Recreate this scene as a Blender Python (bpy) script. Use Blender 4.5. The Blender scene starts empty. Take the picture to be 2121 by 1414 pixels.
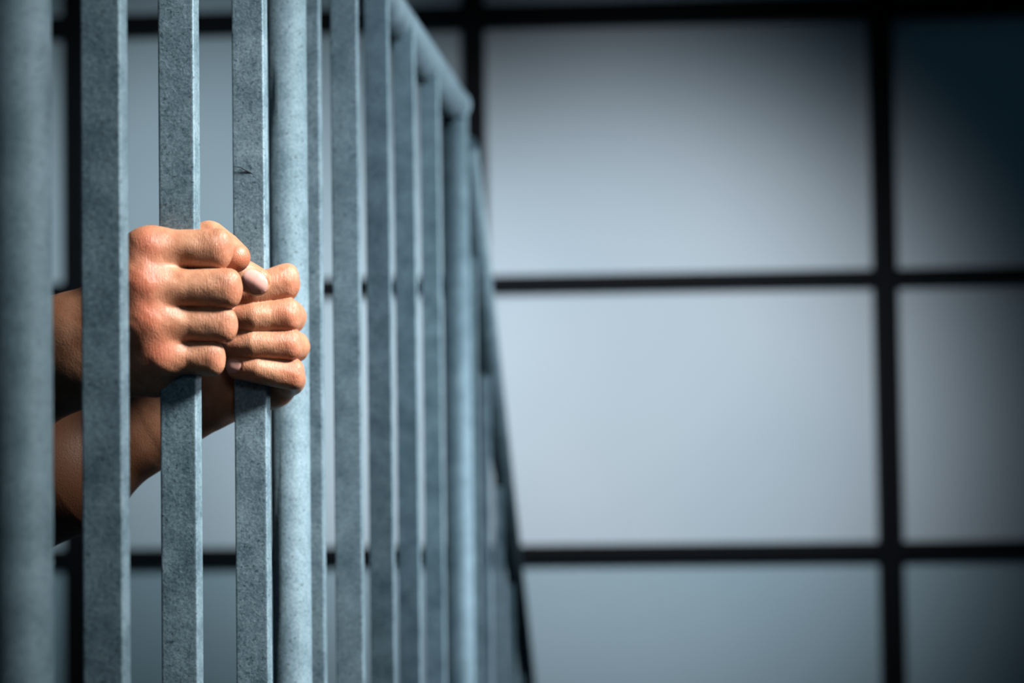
import bpy, bmesh, math, random
import numpy as np
from mathutils import Vector, Matrix, Euler
random.seed(4)
C = bpy.context.scene.collection
sc = bpy.context.scene
try:
    sc.view_settings.view_transform = 'Standard'
except Exception: pass

# ------------------------------------------------------------------ camera
F = 3960.0
CAM = Vector((0, 0, 1.2))
RM = (Matrix.Rotation(math.radians(90) + 0.040, 3, 'X') @ Matrix.Rotation(-0.0135, 3, 'Z'))
cd = bpy.data.cameras.new('camera'); cam = bpy.data.objects.new('camera', cd); C.objects.link(cam)
cam.location = CAM; cam.rotation_euler = RM.to_euler()
cd.sensor_width = 36; cd.lens = F / 2121 * 36
cd.clip_start = 0.02
cd.dof.use_dof = True; cd.dof.focus_distance = 1.13; cd.dof.aperture_fstop = cd.lens / 12
sc.camera = cam

def ray(px, py): return RM @ Vector(((px - 1060.5) / F, -(py - 707) / F, -1.0))
def at(px, py, D):
    r = ray(px, py); return CAM + r * (D / r.y)
def A(px, py, D): return np.array(at(px, py, D))

# ------------------------------------------------------------------ helpers
def tag(o, label=None, cat=None, group=None, kind=None):
    if label: o['label'] = label
    if cat: o['category'] = cat
    if group: o['group'] = group
    if kind: o['kind'] = kind
    return o
def empty(name, loc):
    o = bpy.data.objects.new(name, None); o.empty_display_size = .1; C.objects.link(o); o.location = loc; return o
def obj(name, bm, m, parent=None, smooth=False):
    me = bpy.data.meshes.new(name); bm.normal_update(); bm.to_mesh(me); bm.free()
    o = bpy.data.objects.new(name, me); C.objects.link(o); me.materials.append(m)
    if smooth:
        for p in me.polygons: p.use_smooth = True
    if parent:
        o.parent = parent; o.matrix_parent_inverse = Matrix.Translation(parent.location).inverted()
    return o
def box(bm, cx, cy, z0, z1, wx, wy, rot=0, bev=0.0):
    r = bmesh.ops.create_cube(bm, size=1)
    vs = r['verts']
    M = Matrix.Translation((cx, cy, (z0 + z1) / 2)) @ Matrix.Rotation(rot, 4, 'Z') @ Matrix.Diagonal((wx, wy, z1 - z0, 1))
    bmesh.ops.transform(bm, matrix=M, verts=vs)
    if bev:
        es = list({e for v in vs for e in v.link_edges})
        bmesh.ops.bevel(bm, geom=es, offset=bev, segments=3, profile=.6, affect='EDGES')
def tube(bm, pts, r, n=32, caps=True):
    pts = [Vector(p) for p in pts]; rings = []
    up = Vector((0.13, 0.21, 1)).normalized()
    for i, p in enumerate(pts):
        t = (pts[min(i + 1, len(pts) - 1)] - pts[max(i - 1, 0)]).normalized()
        u = t.cross(up)
        if u.length < .2: u = t.cross(Vector((1, 0, 0)))
        u.normalize()
        if rings:
            u = (lastu - t * lastu.dot(t)).normalized()
        lastu = u; v = t.cross(u)
        rr = r[i] if isinstance(r, (list, tuple)) else r
        rings.append([bm.verts.new(p + (u * math.cos(a) + v * math.sin(a)) * rr) for a in [2 * math.pi * k / n for k in range(n)]])
    for a, b in zip(rings, rings[1:]):
        for k in range(n): bm.faces.new((a[k], a[(k + 1) % n], b[(k + 1) % n], b[k]))
    if caps: bm.faces.new(rings[0][::-1]); bm.faces.new(rings[-1])
def ball(bm, p, r, s=(1, 1, 1)):
    bmesh.ops.create_uvsphere(bm, u_segments=20, v_segments=12, radius=1,
        matrix=Matrix.Translation(p) @ Matrix.Diagonal((r * s[0], r * s[1], r * s[2], 1)))

# ------------------------------------------------------------------ materials
def mat(name):
    m = bpy.data.materials.new(name); m.use_nodes = True
    nt = m.node_tree; return m, nt, nt.nodes['Principled BSDF']
def nd(nt, t, **kw):
    n = nt.nodes.new(t)
    for k, v in kw.items():
        if k in n.inputs: n.inputs[k].default_value = v
        else: setattr(n, k, v)
    return n
def steel(name, c0, c1, metallic=.35, rough=.5, bump=.35, big=1.0):
    m, nt, b = mat(name); L = nt.links.new
    g = nd(nt, 'ShaderNodeNewGeometry')
    n1 = nd(nt, 'ShaderNodeTexNoise', Scale=45.0 * big, Detail=6.0, Roughness=.65)
    n2 = nd(nt, 'ShaderNodeTexNoise', Scale=560.0, Detail=5.0, Roughness=.75)
    vo = nd(nt, 'ShaderNodeTexVoronoi', Scale=260.0)
    for n in (n1, n2, vo): L(g.outputs['Position'], n.inputs['Vector'])
    mx = nd(nt, 'ShaderNodeMath', operation='MULTIPLY_ADD'); mx.inputs[1].default_value = .55
    L(n2.outputs['Fac'], mx.inputs[0])
    m2 = nd(nt, 'ShaderNodeMath', operation='MULTIPLY'); m2.inputs[1].default_value = .45
    L(n1.outputs['Fac'], m2.inputs[0]); L(m2.outputs[0], mx.inputs[2])
    cr = nd(nt, 'ShaderNodeValToRGB'); cr.color_ramp.elements[0].position = .39; cr.color_ramp.elements[1].position = .59
    cr.color_ramp.elements[0].color = (*c0, 1); cr.color_ramp.elements[1].color = (*c1, 1)
    L(mx.outputs[0], cr.inputs[0])
    pit = nd(nt, 'ShaderNodeTexNoise', Scale=400.0, Detail=3.0, Roughness=.7); L(g.outputs['Position'], pit.inputs['Vector'])
    pr = nd(nt, 'ShaderNodeMapRange'); pr.inputs[1].default_value = .60; pr.inputs[2].default_value = .68; pr.inputs[4].default_value = .85
    L(pit.outputs['Fac'], pr.inputs[0])
    mm = nd(nt, 'ShaderNodeMix', data_type='RGBA'); mm.inputs[7].default_value = (c0[0] * .3, c0[1] * .3, c0[2] * .3, 1)
    L(pr.outputs[0], mm.inputs[0]); L(cr.outputs[0], mm.inputs[6]); L(mm.outputs[2], b.inputs['Base Color'])
    b.inputs['Metallic'].default_value = metallic
    rr = nd(nt, 'ShaderNodeMapRange'); rr.inputs[3].default_value = rough - .08; rr.inputs[4].default_value = rough + .18
    L(n1.outputs['Fac'], rr.inputs[0]); L(rr.outputs[0], b.inputs['Roughness'])
    ad = nd(nt, 'ShaderNodeMath', operation='ADD'); L(mx.outputs[0], ad.inputs[0])
    v2 = nd(nt, 'ShaderNodeMath', operation='MULTIPLY'); v2.inputs[1].default_value = .2
    L(vo.outputs['Distance'], v2.inputs[0]); L(v2.outputs[0], ad.inputs[1])
    bp = nd(nt, 'ShaderNodeBump', Strength=bump, Distance=.001); L(ad.outputs[0], bp.inputs['Height']); L(bp.outputs[0], b.inputs['Normal'])
    return m
M_bar = steel('galvanised_steel', (.10, .175, .225), (.28, .41, .485), bump=.6)
M_post = steel('galvanised_tube', (.085, .15, .19), (.20, .30, .36), rough=.6, bump=.6, metallic=.25)
M_dark, nt, b = mat('dark_scratch'); b.inputs['Base Color'].default_value = (.01, .015, .02, 1)

def panel_mat(name, c):
    m, nt, b = mat(name); L = nt.links.new
    g = nd(nt, 'ShaderNodeNewGeometry'); n = nd(nt, 'ShaderNodeTexNoise', Scale=1.1, Detail=2.0)
    L(g.outputs['Position'], n.inputs['Vector'])
    cr = nd(nt, 'ShaderNodeValToRGB'); cr.color_ramp.elements[0].position = .3; cr.color_ramp.elements[1].position = .7
    cr.color_ramp.elements[0].color = (c[0] * .88, c[1] * .92, c[2] * .94, 1); cr.color_ramp.elements[1].color = (*c, 1)
    L(n.outputs['Fac'], cr.inputs[0]); L(cr.outputs[0], b.inputs['Base Color'])
    b.inputs['Roughness'].default_value = .7; b.inputs['Specular IOR Level'].default_value = .2
    return m
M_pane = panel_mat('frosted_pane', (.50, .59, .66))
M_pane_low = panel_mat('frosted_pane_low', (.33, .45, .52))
M_frame, nt, b = mat('black_frame'); b.inputs['Base Color'].default_value = (.003, .004, .006, 1); b.inputs['Roughness'].default_value = .7
b.inputs['Specular IOR Level'].default_value = .1
M_conc, nt, b = mat('concrete')
n = nd(nt, 'ShaderNodeTexNoise', Scale=9.0, Detail=8.0); g = nd(nt, 'ShaderNodeNewGeometry'); nt.links.new(g.outputs['Position'], n.inputs['Vector'])
cr = nd(nt, 'ShaderNodeValToRGB'); cr.color_ramp.elements[0].color = (.05, .062, .075, 1); cr.color_ramp.elements[1].color = (.11, .13, .15, 1)
nt.links.new(n.outputs['Fac'], cr.inputs[0]); nt.links.new(cr.outputs[0], b.inputs['Base Color']); b.inputs['Roughness'].default_value = .85
def cloth(name, c):
    m, nt, b = mat(name); n = nd(nt, 'ShaderNodeTexNoise', Scale=300.0); bp = nd(nt, 'ShaderNodeBump', Strength=.3, Distance=.001)
    nt.links.new(n.outputs['Fac'], bp.inputs['Height']); nt.links.new(bp.outputs[0], b.inputs['Normal'])
    b.inputs['Base Color'].default_value = (*c, 1); b.inputs['Roughness'].default_value = .9; return m
M_shirt = cloth('dark_cotton', (.02, .025, .035)); M_trouser = cloth('denim', (.02, .03, .05)); M_hair = cloth('hair_strands', (.02, .012, .008))
M_shoe = cloth('shoe_leather', (.01, .01, .01))

M_skin, nt, b = mat('skin'); L = nt.links.new
at_ = nd(nt, 'ShaderNodeAttribute', attribute_name='tint_shade'); sp = nd(nt, 'ShaderNodeSeparateColor'); L(at_.outputs['Color'], sp.inputs[0])
g = nd(nt, 'ShaderNodeNewGeometry')
n1 = nd(nt, 'ShaderNodeTexNoise', Scale=90.0, Detail=6.0, Roughness=.65); L(g.outputs['Position'], n1.inputs['Vector'])
cr = nd(nt, 'ShaderNodeValToRGB'); cr.color_ramp.elements[0].position = .3; cr.color_ramp.elements[1].position = .7
cr.color_ramp.elements[0].color = (.40, .165, .085, 1); cr.color_ramp.elements[1].color = (.58, .305, .185, 1)
L(n1.outputs['Fac'], cr.inputs[0])
arm_shade = nd(nt, 'ShaderNodeMix', data_type='RGBA'); arm_shade.inputs[7].default_value = (.05, .019, .008, 1)  # near-black shade painted into the forearm skin colour, mixed by alpha
L(at_.outputs['Alpha'], arm_shade.inputs[0]); L(cr.outputs[0], arm_shade.inputs[6])
mr = nd(nt, 'ShaderNodeMix', data_type='RGBA'); mr.inputs[7].default_value = (.46, .095, .05, 1)
L(sp.outputs[0], mr.inputs[0]); L(arm_shade.outputs[2], mr.inputs[6])
mn = nd(nt, 'ShaderNodeMix', data_type='RGBA'); mn.inputs[7].default_value = (.68, .37, .32, 1)
L(sp.outputs[1], mn.inputs[0]); L(mr.outputs[2], mn.inputs[6]); L(mn.outputs[2], b.inputs['Base Color'])
rg = nd(nt, 'ShaderNodeMapRange'); rg.inputs[3].default_value = .43; rg.inputs[4].default_value = .3
L(sp.outputs[1], rg.inputs[0]); L(rg.outputs[0], b.inputs['Roughness'])
b.inputs['Specular IOR Level'].default_value = .5
b.inputs['Subsurface Weight'].default_value = .03; b.inputs['Subsurface Radius'].default_value = (1, .35, .2); b.inputs['Subsurface Scale'].default_value = .002
n2 = nd(nt, 'ShaderNodeTexNoise', Scale=1100.0, Detail=4.0, Roughness=.6); n3 = nd(nt, 'ShaderNodeTexVoronoi', Scale=1000.0)
mpg = nd(nt, 'ShaderNodeMapping'); mpg.inputs['Scale'].default_value = (1.3, 1, .9); L(g.outputs['Position'], mpg.inputs[0])
L(mpg.outputs[0], n2.inputs['Vector']); L(mpg.outputs[0], n3.inputs['Vector'])
w = nd(nt, 'ShaderNodeTexNoise', Scale=330.0, Detail=3.0); mp2 = nd(nt, 'ShaderNodeMapping'); mp2.inputs['Scale'].default_value = (2.2, 1, .3)
L(g.outputs['Position'], mp2.inputs[0]); L(mp2.outputs[0], w.inputs['Vector'])
# thin creases: ridged version of the stretched noise
rd = nd(nt, 'ShaderNodeMath', operation='SUBTRACT'); rd.inputs[1].default_value = .5; L(w.outputs['Fac'], rd.inputs[0])
ra = nd(nt, 'ShaderNodeMath', operation='ABSOLUTE'); L(rd.outputs[0], ra.inputs[0])
rm = nd(nt, 'ShaderNodeMapRange'); rm.inputs[1].default_value = 0; rm.inputs[2].default_value = .07; rm.inputs[3].default_value = -1; rm.inputs[4].default_value = 0
L(ra.outputs[0], rm.inputs[0])
wm = nd(nt, 'ShaderNodeMath', operation='MULTIPLY'); L(rm.outputs[0], wm.inputs[0]); L(sp.outputs[2], wm.inputs[1])
a1 = nd(nt, 'ShaderNodeMath', operation='MULTIPLY_ADD'); a1.inputs[1].default_value = .6; L(n3.outputs['Distance'], a1.inputs[0]); L(n2.outputs['Fac'], a1.inputs[2])
a2 = nd(nt, 'ShaderNodeMath', operation='MULTIPLY_ADD'); a2.inputs[1].default_value = 1.5; L(wm.outputs[0], a2.inputs[0]); L(a1.outputs[0], a2.inputs[2])
inv = nd(nt, 'ShaderNodeMath', operation='SUBTRACT'); inv.inputs[0].default_value = 1.0; L(sp.outputs[1], inv.inputs[1])
bs = nd(nt, 'ShaderNodeMath', operation='MULTIPLY'); bs.inputs[1].default_value = .34; L(inv.outputs[0], bs.inputs[0])
bp = nd(nt, 'ShaderNodeBump', Distance=.0005); L(bs.outputs[0], bp.inputs['Strength']); L(a2.outputs[0], bp.inputs['Height']); L(bp.outputs[0], b.inputs['Normal'])

# ------------------------------------------------------------------ setting
yaw = -0.055
wo = at(1060.5, 865, 6.0)
wt = Vector((math.cos(yaw), math.sin(yaw), 0)); wn = Vector((math.sin(yaw), -math.cos(yaw), 0))
def wallhit(px, py):
    r = ray(px, py); t = (wo - CAM).dot(wn) / r.dot(wn); p = CAM + r * t
    return (p - wo).dot(wt), p.z
def wallpt(px, py):
    u, z = wallhit(px, py); p = wo + wt * u; return Vector((p.x, p.y, z))
u1 = wallhit(1833, 707)[0]; u0 = wallhit(165, 707)[0]; du = (u1 - u0) / 2
z1 = wallhit(1833, 18)[1]; z3 = wallhit(1833, 1137)[1]; dz = (z1 - z3) / 2
LOW = -1.05
win = empty('window_1', wo + Vector((0, 0, LOW - wo.z))); win['kind'] = 'structure'
us = [u0 + du * k for k in range(-2, 5)]; zs = [z1 + dz * 2, z1 + dz, z1, z1 - dz, z1 - 2 * dz, z1 - 3 * dz, LOW + .05]
def wbox(u, wu, za, zb, depth, off):
    bm = bmesh.new(); p = wo + wt * u + wn * off
    box(bm, p.x, p.y, za, zb, wu, depth, yaw, .004); return bm
for i, u in enumerate(us): obj('mullion', wbox(u, .07, LOW, zs[0] + .05, .09, .02), M_frame, win)
for k, z in enumerate(zs):
    hz = .034 if k == 2 else .024
    obj('transom', wbox((us[0] + us[-1]) / 2, us[-1] - us[0] + .06, z - hz, z + hz, .07, .015), M_frame, win)
for i in range(len(us) - 1):
    for j in range(len(zs) - 1):
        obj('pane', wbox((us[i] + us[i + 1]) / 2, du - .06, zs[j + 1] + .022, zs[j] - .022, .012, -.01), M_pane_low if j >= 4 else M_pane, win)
bm = bmesh.new(); p = wo - wn * .12; box(bm, p.x, p.y, LOW, zs[0] + .3, us[-1] - us[0] + .4, .12, yaw); o = obj('wall_back', bm, M_conc); o['kind'] = 'structure'
bm = bmesh.new(); box(bm, 0, 4.6, LOW - .1, LOW, 9, 4.4); o = obj('floor_lower', bm, M_conc); o['kind'] = 'structure'
bm = bmesh.new(); box(bm, 0, .4, LOW - .1, 0, 9, 4.1); o = obj('floor', bm, M_conc); o['kind'] = 'structure'
bm = bmesh.new()
for k in range(5): box(bm, -.55, 2.45 + .13 + .26 * k, LOW, -.175 * (k + 1), 1.4, .26)
o = obj('staircase', bm, M_conc); tag(o, kind='structure')
def stepz(Y):
    if Y < 2.45: return 0
    k = int((Y - 2.45) / .26); return -.175 * (k + 1) if k < 5 else LOW

# ------------------------------------------------------------------ railings
RAILZ = 1.2 + .387
def X_at(px, D): return at(px, 707, D).x
class Line:
    def __init__(s, pa, Da, pb, Db):
        s.a = Vector((X_at(pa, Da), Da)); s.b = Vector((X_at(pb, Db), Db)); s.d = (s.b - s.a).normalized()
        s.rot = -math.atan2(s.d.x, s.d.y)
    def solve(s, px):
        lo, hi = .5, 5.0
        g = lambda D: X_at(px, D) - (s.a.x + (D - s.a.y) * s.d.x / s.d.y)
        for _ in range(60):
            m = (lo + hi) / 2
            if (g(lo) < 0) == (g(m) < 0): lo = m
            else: hi = m
        return Vector((s.a.x + (lo - s.a.y) * s.d.x / s.d.y, lo))
L1 = Line(46, .84, 600, 1.31); L2 = Line(720, 1.461, 946, 2.34)
BW, BT = .0208, .0115
def bar(p, rot, za, zb, parent, m=None):
    bm = bmesh.new(); box(bm, p.x, p.y, za, zb, BW, BT, rot, .0014)
    return obj('baluster', bm, m or M_bar, parent)
def postm(p, r, z0, z1, parent, top=True):
    bm = bmesh.new(); tube(bm, [(p.x, p.y, z0), (p.x, p.y, z1)], r, 40); o = obj('post', bm, M_post, parent, False)
    for f in o.data.polygons: f.use_smooth = len(f.vertices) == 4
    bm = bmesh.new(); box(bm, p.x, p.y, 0, .008, .09, .09, 0, .001); obj('base_plate', bm, M_post, parent)
def railt(name, pts, r, parent, m=None):
    bm = bmesh.new(); tube(bm, pts, r, 40); o = obj(name, bm, m or M_post, parent)
    for f in o.data.polygons: f.use_smooth = len(f.vertices) == 4
    return o
pa = L1.solve(46); pb = L1.solve(600)
r1 = empty('metal_railing', (pa.x, pa.y, 0))
tag(r1, 'nearest galvanised steel railing section, whose bars both hands grip, between two round posts', 'railing', 'galvanised railing sections')
b1 = [L1.solve(x) for x in (218, 374, 522)]
for q in b1: bar(q, L1.rot, .10, RAILZ, r1)
postm(pa, .0130, 0, RAILZ, r1); postm(pb, .0133, 0, RAILZ, r1)
railt('top_rail', [(pa.x, pa.y, RAILZ), (pb.x, pb.y, RAILZ)], .0165, r1)
railt('bottom_rail', [(pa.x, pa.y, .1), (pb.x, pb.y, .1)], .0165, r1)
bm = bmesh.new(); q = b1[2]; yf = q.y - BT / 2 - .0002
pts = [at(x, y, yf + (x - 515) * 0.00003) for x, y in ((482, 345), (497, 346), (508, 352), (520, 358), (528, 366), (540, 372))]
tube(bm, pts, [.0002, .00035, .0004, .0004, .00035, .0002], 6); obj('scratch', bm, M_dark, r1)

pe = L2.solve(946); b2 = [L2.solve(x) for x in (720, 787, 843, 895)]
q0 = Vector((X_at(640, 1.40), 1.40))
r2 = empty('metal_railing', (q0.x, q0.y, 0))
tag(r2, 'farther blurred galvanised railing section with its round top rail ending in a rounded corner post', 'railing', 'galvanised railing sections')
bar(q0, L2.rot, .10, RAILZ, r2)
for q in b2: bar(q, L2.rot, .10, RAILZ, r2)
postm(pe, .0172, 0, RAILZ - .004, r2)
bm = bmesh.new(); ball(bm, Vector((pe.x, pe.y, RAILZ - .001)), .0215); obj('corner_joint', bm, M_bar, r2, True)
bm = bmesh.new(); ball(bm, Vector((pe.x + .009, pe.y - .013, RAILZ - .016)), .0075, (1, 1, .7)); obj('weld', bm, M_bar, r2, True)
railt('top_rail', [(q0.x, q0.y, RAILZ), (pe.x, pe.y, RAILZ)], .0200, r2)
railt('bottom_rail', [(q0.x, q0.y, .1), (pe.x, pe.y, .1)], .0165, r2)

sA = at(964, 300, 2.385); sB = at(1092, 1414, 3.578); sE = sA + (sB - sA) * 1.22
r3 = empty('stair_railing', (sA.x, sA.y, 0))
tag(r3, 'sloping blue-grey stair railing descending beyond the corner post of the blurred railing', 'railing')
railt('handrail', [sA, sE], .0155, r3, M_post)
for Y in (2.547, 2.77, 3.01, 3.26, 3.53, 3.78):
    t = (Y - sA.y) / (sB.y - sA.y); p = sA + (sB - sA) * t
    bm = bmesh.new(); box(bm, p.x - .009, p.y, stepz(Y), p.z, .0135, .012, L2.rot, .0014); obj('baluster', bm, M_bar, r3)

# ------------------------------------------------------------------ SDF figure
def smin(a, b, k):
    h = np.maximum(k - np.abs(a - b), 0) / k
    return np.minimum(a, b) - h * h * k * .25
def cone(P, a, b, ra, rb):
    ab = b - a; L2_ = max(float(ab @ ab), 1e-12)
    t = np.clip(((P - a) @ ab) / L2_, 0, 1)
    return np.linalg.norm(P - a - t[:, None] * ab, axis=1) - (ra + t * (rb - ra))
def grp(P, prims, k):
    """prims: cones, or lists of cones (a strand, joined without swelling at its joints)"""
    d = None
    for pr in prims:
        if isinstance(pr, list):
            e = None
            for c in pr:
                q = cone(P, *c); e = q if e is None else np.minimum(e, q)
        else: e = cone(P, *pr)
        d = e if d is None else smin(d, e, k)
    return d
def sdf(P, S):
    base = grp(P, S['base'], S.get('kp', .01))
    d = base
    for fg in S.get('fingers', []):
        e = smin(grp(P, fg, S.get('kf', .003)), base, S.get('kb', .005)); d = smin(d, e, .0005)
    for (c, r, k) in S.get('carve', []):
        e = np.linalg.norm(P - c, axis=1) - r; d = -smin(-d, e, k)
    return d
def surf(S, h, lo, hi):
    B = 8; lo = np.array(lo, float); hi = np.array(hi, float)
    nb = np.ceil((hi - lo) / (h * B)).astype(int); n = nb * B
    bi = np.stack(np.meshgrid(*[np.arange(x) for x in nb], indexing='ij'), -1).reshape(-1, 3)
    cen = lo + (bi * B + (B - 1) / 2) * h
    dc = sdf(cen, S); V = np.where(dc < 0, -1., 1.).reshape(nb)
    V = V.repeat(B, 0).repeat(B, 1).repeat(B, 2).astype(np.float32)
    act = bi[np.abs(dc) < B * h * .9 + .004]
    loc = np.stack(np.meshgrid(*[np.arange(B)] * 3, indexing='ij'), -1).reshape(-1, 3)
    for s in range(0, len(act), 400):
        idx = (act[s:s + 400, None, :] * B + loc[None]).reshape(-1, 3)
        V[idx[:, 0], idx[:, 1], idx[:, 2]] = sdf(lo + idx * h, S)
    ins = V < 0
    cnt = np.zeros(np.array(V.shape) - 1, np.int8)
    offs = [(i, j, k) for i in (0, 1) for j in (0, 1) for k in (0, 1)]
    sh = np.array(V.shape) - 1
    for (i, j, k) in offs: cnt += ins[i:i + sh[0], j:j + sh[1], k:k + sh[2]]
    ac = np.argwhere((cnt > 0) & (cnt < 8))
    imap = -np.ones(sh, np.int32); imap[ac[:, 0], ac[:, 1], ac[:, 2]] = np.arange(len(ac))
    acc = np.zeros((len(ac), 3)); num = np.zeros(len(ac))
    cv = {o: V[ac[:, 0] + o[0], ac[:, 1] + o[1], ac[:, 2] + o[2]] for o in offs}
    for a in offs:
        for ax in range(3):
            if a[ax] == 0:
                b_ = list(a); b_[ax] = 1; b_ = tuple(b_)
                va, vb = cv[a], cv[b_]; m = (va < 0) != (vb < 0)
                t = np.where(m, va / np.where(m, va - vb, 1), 0)
                pos = np.tile(np.array(a, float), (len(ac), 1)); pos[:, ax] = t
                acc[m] += pos[m]; num += m
    P = lo + (ac + acc / num[:, None]) * h
    Fs = []
    for ax in range(3):
        sl0 = [slice(1, -1)] * 3; sl1 = [slice(1, -1)] * 3; sl0[ax] = slice(0, -1); sl1[ax] = slice(1, None)
        a_ = ins[tuple(sl0)]; b_ = ins[tuple(sl1)]
        e = np.argwhere(a_ != b_); inside = a_[e[:, 0], e[:, 1], e[:, 2]]
        e = e.copy(); o_ = [1, 1, 1]; o_[ax] = 0; e += np.array(o_)
        u, v = [(1, 2), (2, 0), (0, 1)][ax]
        q = []
        for du_, dv_ in ((-1, -1), (0, -1), (0, 0), (-1, 0)):
            c = e.copy(); c[:, u] += du_; c[:, v] += dv_; q.append(imap[c[:, 0], c[:, 1], c[:, 2]])
        q = np.stack(q, 1); q[~inside] = q[~inside][:, ::-1]; q = q[(q >= 0).all(1)]; Fs.append(q)
    Fq = np.concatenate(Fs)
    def grad(P):
        ep = 2e-4; G = np.zeros_like(P)
        for ax in range(3):
            d_ = np.zeros(3); d_[ax] = ep; G[:, ax] = sdf(P + d_, S) - sdf(P - d_, S)
        return G / np.maximum(np.linalg.norm(G, axis=1), 1e-9)[:, None]
    for _ in range(2): P = P - grad(P) * np.clip(sdf(P, S), -h, h)[:, None]
    return P, Fq, grad(P)
def mesh_from(name, parts, m, parent, bridge=False):
    Ps, Fs, Ts, o = [], [], [], 0
    for P, Fq, T in parts: Ps.append(P); Fs.append(Fq + o); Ts.append(T); o += len(P)
    P = np.concatenate(Ps); Fq = np.concatenate(Fs); T = np.concatenate(Ts)
    if T.shape[1] == 3: T = np.concatenate([T, np.ones((len(T), 1))], 1)
    me = bpy.data.meshes.new(name); me.from_pydata((P - np.array(parent.location)).tolist(), [], Fq.tolist())
    ca = me.attributes.new('tint_shade', 'FLOAT_COLOR', 'POINT'); ca.data.foreach_set('color', T.ravel().astype(np.float32))
    if bridge:
        bm = bmesh.new(); bm.from_mesh(me)
        loose = [v for v in bm.verts if not v.link_faces]; bmesh.ops.delete(bm, geom=loose, context='VERTS')
        be = [e for e in bm.edges if len(e.link_faces) == 1]
        ym = 1.16 - parent.location.y
        for side in (0, 1):
            es = [e for e in be if (e.verts[0].co.y > ym) == bool(side)]
            try: bmesh.ops.bridge_loops(bm, edges=es); print('bridged', len(es))
            except Exception as ex: print('bridge failed', ex, len(es))
        bm.to_mesh(me); bm.free()
    for p in me.polygons: p.use_smooth = True
    me.materials.append(m); ob = bpy.data.objects.new(name, me); C.objects.link(ob); ob.parent = parent; me.update(); return ob

mm_ = .001
def chain(pts):
    return [(pts[i][0], pts[i + 1][0], pts[i][1] * mm_, pts[i + 1][1] * mm_) for i in range(len(pts) - 1)]
def boxy(pts, kn=2, out=(.20, -.16)):
    """a finger with a squarish cross section and a square knuckle: a thick strand with thinner ones above and below"""
    res = [chain([(p, r * .90) for p, r in pts])]
    for s in (-1, 1):
        st = []
        for i, (p, r) in enumerate(pts):
            f = 1.0 if i == kn else (.35 if i == kn - 1 else 0.0)
            st.append((p + np.array([out[0] * r * f, out[1] * r * f, s * .44 * r]) * mm_, r * .585))
        res.append(chain(st))
    return res
Z3 = lambda p, x=0, y=0, z=0: p + np.array([x, y, z]) * mm_
# ---- right hand (back of the hand towards us) on the second bar
d1 = b1[1].y - 1.063
def H(x, y, D, r): return (A(x, y, D + d1), r)
MCP1 = [H(310, 517, 1.051, 11.4), H(303, 594, 1.0465, 11.4), H(309, 666, 1.0475, 10.8), H(332, 738, 1.052, 10.0)]
PIP1 = [H(446, 516, 1.054, 11.1), H(466, 598, 1.051, 11.0), H(460, 673, 1.053, 9.8), H(436, 743, 1.0545, 9.4)]
DIP1 = [H(442, 520, 1.078, 9.8), H(456, 600, 1.080, 10.0), H(452, 675, 1.080, 9.0), H(434, 743, 1.078, 8.6)]
TIP1 = [H(398, 530, 1.093, 8), H(396, 604, 1.0955, 8.4), H(398, 676, 1.095, 8), H(396, 740, 1.092, 7.4)]
mid1 = [H(385, 515, 1.0530, 10.3), H(390, 597, 1.0498, 10.2), H(390, 671, 1.0518, 9.2), H(388, 741, 1.0546, 8.7)]
WR1 = [H(190, 668, 1.068, 17), H(186, 700, 1.064, 17), H(184, 738, 1.064, 17), H(188, 772, 1.068, 16)]
base1 = []
for w_, m_ in zip(WR1, MCP1): base1.append(chain([w_, m_]))
for i in range(3):                                                   # webs and the flesh between the knuckles
    base1 += [(Z3(MCP1[i][0], -4, 3.2), Z3(MCP1[i + 1][0], -4, 3.2), .0102, .0097)]
    a_, b_ = [H(338, 515, 1.0565, 0), H(344, 597, 1.0545, 0), H(346, 671, 1.056, 0), H(356, 740, 1.058, 0)][i:i + 2]
    base1 += [(a_[0], b_[0], .0090, .0088)]
base1 += [(H(300, 540, 1.066, 0)[0], H(325, 720, 1.068, 0)[0], .013, .013)]
base1 += [(H(205, 754, 1.074, 0)[0], H(322, 776, 1.068, 0)[0], .0175, .0125)]
base1 += [(H(215, 700, 1.082, 0)[0], H(285, 590, 1.090, 0)[0], .018, .014)]
arm1 = [(H(150, 690, 1.070, 0)[0], H(-160, 800, 1.09, 0)[0], .0225, .031), (H(150, 758, 1.072, 0)[0], H(-160, 900, 1.10, 0)[0], .0220, .034)]
base1 += arm1 + [(H(192, 700, 1.068, 0)[0], H(140, 705, 1.071, 0)[0], .018, .0215), (H(192, 758, 1.068, 0)[0], H(140, 765, 1.073, 0)[0], .018, .020)]
f1 = [boxy([(Z3(MCP1[i][0], 3, 1), MCP1[i][1] - .8), mid1[i], PIP1[i], DIP1[i], TIP1[i]]) for i in range(4)]
th1 = [chain([H(262, 600, 1.088, 13.5), H(345, 522, 1.101, 12), H(434, 493, 1.103, 10.2), H(466, 514, 1.101, 9.3), H(487, 533, 1.098, 8.8)])]
S1 = dict(base=base1, kp=.0095, fingers=f1 + [th1], kf=.0022, kb=.0046)
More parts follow.
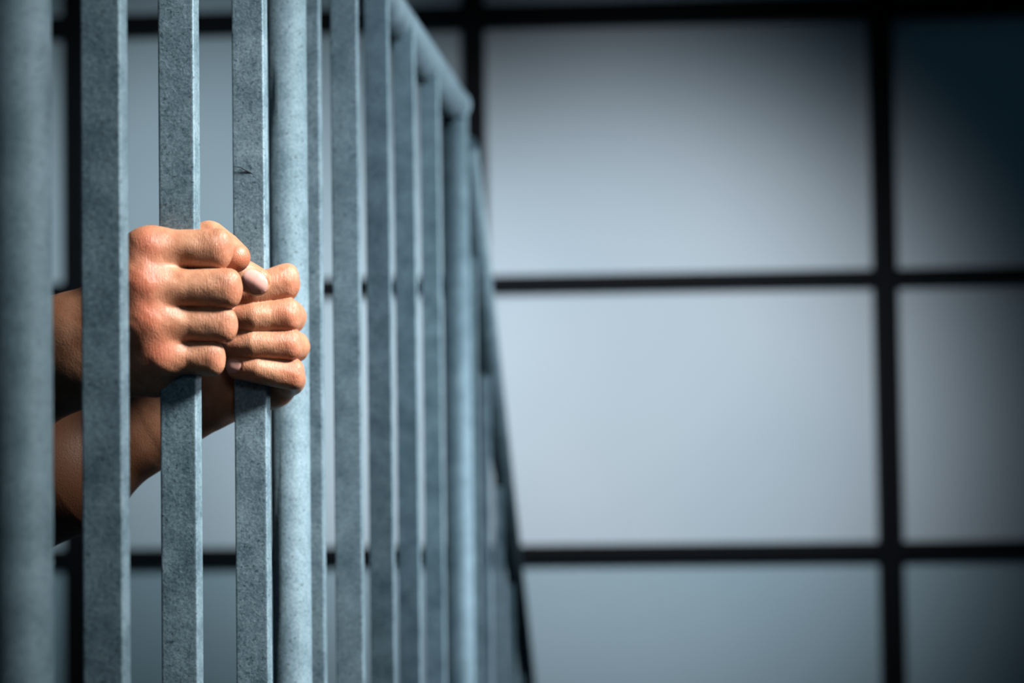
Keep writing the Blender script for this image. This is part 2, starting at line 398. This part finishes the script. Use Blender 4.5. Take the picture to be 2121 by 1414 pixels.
# ---- left hand on the third bar
d2 = b1[2].y - 1.190
def G(x, y, D, r): return (A(x, y, D + d2), r)
PIP2 = [G(588, 582, 1.178, 11.0), G(592, 652, 1.176, 10.3), G(596, 713, 1.177, 9.5), G(602, 775, 1.182, 9.8)]
MID2 = [G(558, 590, 1.1750, 9.9), G(560, 654, 1.1745, 9.5), G(560, 713, 1.1748, 8.8), G(570, 771, 1.178, 8.8)]
DIP2 = [G(526, 600, 1.1725, 9.8), G(526, 656, 1.172, 9.8), G(524, 712, 1.173, 9.1), G(534, 764, 1.176, 8.8)]
TIP2 = [G(488, 616, 1.175, 8.8), G(488, 656, 1.1745, 9.2), G(483, 714, 1.176, 8.7), G(490, 757, 1.178, 8.0)]
BK2 = [G(594, 590, 1.197, 9.6), G(608, 657, 1.198, 9.3), G(616, 718, 1.200, 9.0), G(606, 786, 1.200, 9.5)]
MCP2 = [G(560, 612, 1.226, 12), G(574, 672, 1.226, 12), G(580, 732, 1.226, 11.5), G(574, 798, 1.222, 11.5)]
WR2 = [G(452, 770, 1.212, 15), G(448, 795, 1.214, 15), G(444, 818, 1.215, 15), G(446, 832, 1.213, 14)]
base2 = []
for w_, m_ in zip(WR2, MCP2): base2.append(chain([w_, m_]))
base2 += [(G(455, 815, 1.207, 0)[0], G(565, 808, 1.212, 0)[0], .015, .0115), (G(455, 770, 1.205, 0)[0], G(460, 660, 1.195, 0)[0], .016, .013)]
arm2 = [(G(320, 880, 1.215, 0)[0], G(140, 972, 1.22, 0)[0], .023, .0405), (G(140, 972, 1.22, 0)[0], G(-230, 1150, 1.23, 0)[0], .0405, .043)]
base2 += [(G(440, 812, 1.212, 0)[0], G(330, 872, 1.215, 0)[0], .0185, .022), (G(430, 828, 1.212, 0)[0], G(300, 900, 1.215, 0)[0], .0165, .023)] + arm2
base2 += [(G(300, 840, 1.215, 0)[0], G(60, 905, 1.22, 0)[0], .020, .026)]      # outer muscle of the forearm
f2 = [boxy([MCP2[i], BK2[i], PIP2[i], MID2[i], DIP2[i], TIP2[i]], 2, (.22, -.05)) for i in range(4)]
th2 = [chain([G(455, 690, 1.186, 12), G(452, 600, 1.166, 11), G(480, 560, 1.151, 9.7), G(508, 571, 1.1485, 9.5), G(532, 583, 1.148, 8.9)])]
S2 = dict(base=base2, kp=.0085, fingers=f2 + [th2], kf=.0022, kb=.0045)

def tints(P, N, knk, wrk, nails, x0, x1, shade_max):
    T = np.zeros((len(P), 4))
    wob = (np.sin(P[:, 0] * 610 + 2 * np.sin(P[:, 2] * 240)) * np.sin(P[:, 2] * 530 + 1.3) + .7 * np.sin(P[:, 0] * 330 + P[:, 2] * 410 + P[:, 1] * 300))
    T[:, 3] = np.clip((x1 - P[:, 0]) / (x1 - x0), 0, 1) * shade_max  # alpha: painted shade, growing from the wrist along the forearm
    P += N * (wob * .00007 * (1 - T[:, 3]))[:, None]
    for c, r, s in knk: T[:, 0] += s * np.exp(-(np.linalg.norm(P - c, axis=1) / r) ** 2)
    for c, r in wrk: T[:, 2] = np.maximum(T[:, 2], np.exp(-(np.linalg.norm(P - c, axis=1) / r) ** 4))
    for c, u, n, la, lb in nails:
        u = u / np.linalg.norm(u); n = n - u * (n @ u); n /= np.linalg.norm(n); s = np.cross(n, u)
        q = P - c; e = (np.abs(q @ u / la) ** 2.6 + np.abs(q @ s / lb) ** 2.6) ** (1 / 2.6)
        side = (q @ n) > -.006
        m = np.clip((1 - e) / .08, 0, 1) * side
        T[:, 1] = np.maximum(T[:, 1], m)
        rim = np.exp(-((e - 1.05) / .09) ** 2) * side
        P += N * (-.0002 * m - .0007 * rim)[:, None]
    T[:, 0] = np.clip(T[:, 0], 0, .8)
    return T
XB = -.300
P1, F1, N1 = surf(S1, .0008, [XB, 1.012, 1.10], [-.13, 1.14, 1.335])
k1 = [(p[0] + np.array([0, -.008, .002]), .010, .75) for p in MCP1] + [(p[0] + np.array([.006, -.006, 0]), .008, .3) for p in PIP1] + [(th1[0][-1][1], .012, .6)]
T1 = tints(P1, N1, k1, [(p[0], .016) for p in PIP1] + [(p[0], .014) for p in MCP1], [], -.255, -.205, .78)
P2, F2, N2 = surf(S2, .0008, [XB, 1.12, .98], [-.115, 1.30, 1.335])
nc = G(530, 580, 1.139, 0)[0]
k2 = [(p[0] + np.array([.004, -.006, 0]), .009, .4) for p in PIP2] + [(p[0] + np.array([0, -.006, 0]), .009, .3) for p in TIP2]
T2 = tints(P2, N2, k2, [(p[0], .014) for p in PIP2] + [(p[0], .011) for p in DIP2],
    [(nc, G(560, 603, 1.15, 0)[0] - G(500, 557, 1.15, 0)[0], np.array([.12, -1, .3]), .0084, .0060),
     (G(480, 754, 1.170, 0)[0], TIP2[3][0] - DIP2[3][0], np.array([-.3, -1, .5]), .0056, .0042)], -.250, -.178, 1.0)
print('VERTS', len(P1), len(P2))

# ---- the rest of the person, standing left of the frame behind the bars
v3 = lambda x, y, z: np.array([x, y, z], float)
person = empty('person', (-.72, 1.17, 0))
tag(person, 'person in a dark shirt behind the bars gripping two of them with bare hands', 'person')
hx = v3(-.69, 1.16, 1.60)
e1, e2 = v3(-.475, 1.10, 1.15), v3(-.45, 1.225, 1.08)
s1, s2 = v3(-.70, .99, 1.37), v3(-.70, 1.35, 1.37)
head = [(hx + v3(-.02, 0, .03), hx + v3(.0, 0, .03), .088, .082), (hx + v3(.035, 0, -.07), hx + v3(.02, 0, .0), .045, .068),
        (hx + v3(-.02, 0, -.06), hx + v3(-.03, 0, -.22), .052, .056), (hx + v3(.085, 0, .01), hx + v3(.105, 0, -.03), .009, .014),
        (hx + v3(.07, .0, -.065), hx + v3(.075, 0, -.068), .022, .022), (hx + v3(.055, -.03, .035), hx + v3(.055, .03, .035), .03, .03)]
for s in (-1, 1): head += [(hx + v3(0, .08 * s, .01), hx + v3(-.01, .083 * s, -.03), .014, .009)]
trunk = [(s1, s2, .045, .045), (v3(-.70, 1.09, 1.27), v3(-.70, 1.25, 1.27), .09, .09), (v3(-.71, 1.11, .98), v3(-.71, 1.23, .98), .085, .085), (v3(-.70, 1.17, 1.3), v3(-.71, 1.17, .95), .10, .095)]
arms = arm1 + arm2 + [(arm1[0][1], e1, .031, .036), (arm1[1][1], e1, .034, .036), (e1, s1, .037, .045), (arm2[1][1], e2, .043, .038), (e2, s2, .038, .045)]
Sh = dict(base=head + trunk + arms, kp=.010, carve=[(hx + v3(.10, .032, .008), .016, .01), (hx + v3(.10, -.032, .008), .016, .01)])
nx = math.ceil((XB + .90) / (.003 * 8)) * .024
P3, F3, N3 = surf(Sh, .003, [XB + .001 - nx, .88, .80], [XB, 1.48, 1.80])
T3 = np.zeros((len(P3), 4)); T3[:, 3] = np.where(P3[:, 0] > -.42, .9, .2)  # painted arm shade carried on past the cut, weaker on the rest
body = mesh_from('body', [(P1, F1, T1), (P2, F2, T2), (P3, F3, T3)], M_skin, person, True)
c1 = (A(-190, 850, 1.095 + d1)); c2 = (A(-230, 1150, 1.23 + d2))
shirt = [(s1, e1, .060, .052), (e1, c1, .054, .055), (s2, e2, .060, .054), (e2, c2, .054, .056),
         (s1, s2, .062, .062), (v3(-.70, 1.09, 1.27), v3(-.70, 1.25, 1.27), .11, .11), (v3(-.71, 1.10, .98), v3(-.71, 1.24, .98), .105, .105),
         (v3(-.70, 1.17, 1.3), v3(-.71, 1.17, .95), .12, .115), (v3(-.71, 1.17, 1.40), v3(-.71, 1.17, 1.44), .07, .064)]
Pq, Fq_, Nq = surf(dict(base=shirt, kp=.03), .006, [-.9, .86, .78], [-.2, 1.5, 1.58]); mesh_from('shirt', [(Pq, Fq_, Pq * 0)], M_shirt, person)
tr = [(v3(-.71, 1.09, .9), v3(-.71, 1.25, .9), .11, .11)]
for s in (-1, 1):
    tr += [(v3(-.71, 1.17 + .09 * s, .85), v3(-.70, 1.17 + .10 * s, .48), .085, .06), (v3(-.70, 1.17 + .10 * s, .48), v3(-.73, 1.17 + .10 * s, .07), .06, .052)]
Pq, Fq_, Nq = surf(dict(base=tr, kp=.03), .007, [-.9, .92, -.02], [-.5, 1.42, 1.08]); mesh_from('trousers', [(Pq, Fq_, Pq * 0)], M_trouser, person)
for s in (-1, 1):
    y = 1.17 + .10 * s
    Pq, Fq_, Nq = surf(dict(base=[(v3(-.74, y, .045), v3(-.74, y, .09), .044, .045), (v3(-.72, y, .04), v3(-.58, y, .034), .040, .034)], kp=.03), .005, [-.85, y - .1, -.02], [-.5, y + .1, .16])
    mesh_from('shoe', [(Pq, Fq_, Pq * 0)], M_shoe, person)
hair = [(hx + v3(-.035, 0, .045), hx + v3(-.01, 0, .06), .088, .082), (hx + v3(-.06, 0, -.04), hx + v3(-.05, 0, 0), .06, .07)]
Pq, Fq_, Nq = surf(dict(base=hair, kp=.03), .005, hx - [.2, .15, .15], hx + [.14, .15, .2]); mesh_from('hair', [(Pq, Fq_, Pq * 0)], M_hair, person)

# ------------------------------------------------------------------ light
def aim(o, t): o.rotation_euler = (Vector(t) - o.location).to_track_quat('-Z', 'Y').to_euler()
def spot(name, loc, t, e, ang, col=(1, 1, 1), soft=.3):
    l = bpy.data.lights.new(name, 'SPOT'); l.energy = e; l.color = col; l.spot_size = math.radians(ang); l.spot_blend = 1; l.shadow_soft_size = soft
    o = bpy.data.objects.new(name, l); C.objects.link(o); o.location = loc; aim(o, t); return o
spot('key_light', (1.1, .6, 2.4), (-.11, 1.15, 1.29), 470, 25, (1, .97, .93), .20)
spot('side_light', (1.7, 2.3, 1.6), (.0, 2.1, 1.2), 330, 54, (.93, .97, 1), .45)
spot('rail_light', (.9, .2, 2.3), (.0, 2.3, 1.13), 210, 27, (.84, .95, 1), .3)
spot('front_fill', (.5, -.6, 2.1), (-.06, 1.38, 1.27), 16, 24, (.80, .93, 1), .35)
spot('wall_spot', (.35, 2.6, 2.45), wallpt(1260, 870), 560, 42, (.97, .98, 1))
spot('wall_spot_side', (-.75, 2.9, 2.6), wallpt(420, 650), 290, 42, (.84, .97, 1))
wd = bpy.data.worlds.new('world'); sc.world = wd; wd.use_nodes = True
bg = wd.node_tree.nodes['Background']; bg.inputs[0].default_value = (.14, .36, .52, 1); bg.inputs[1].default_value = .055
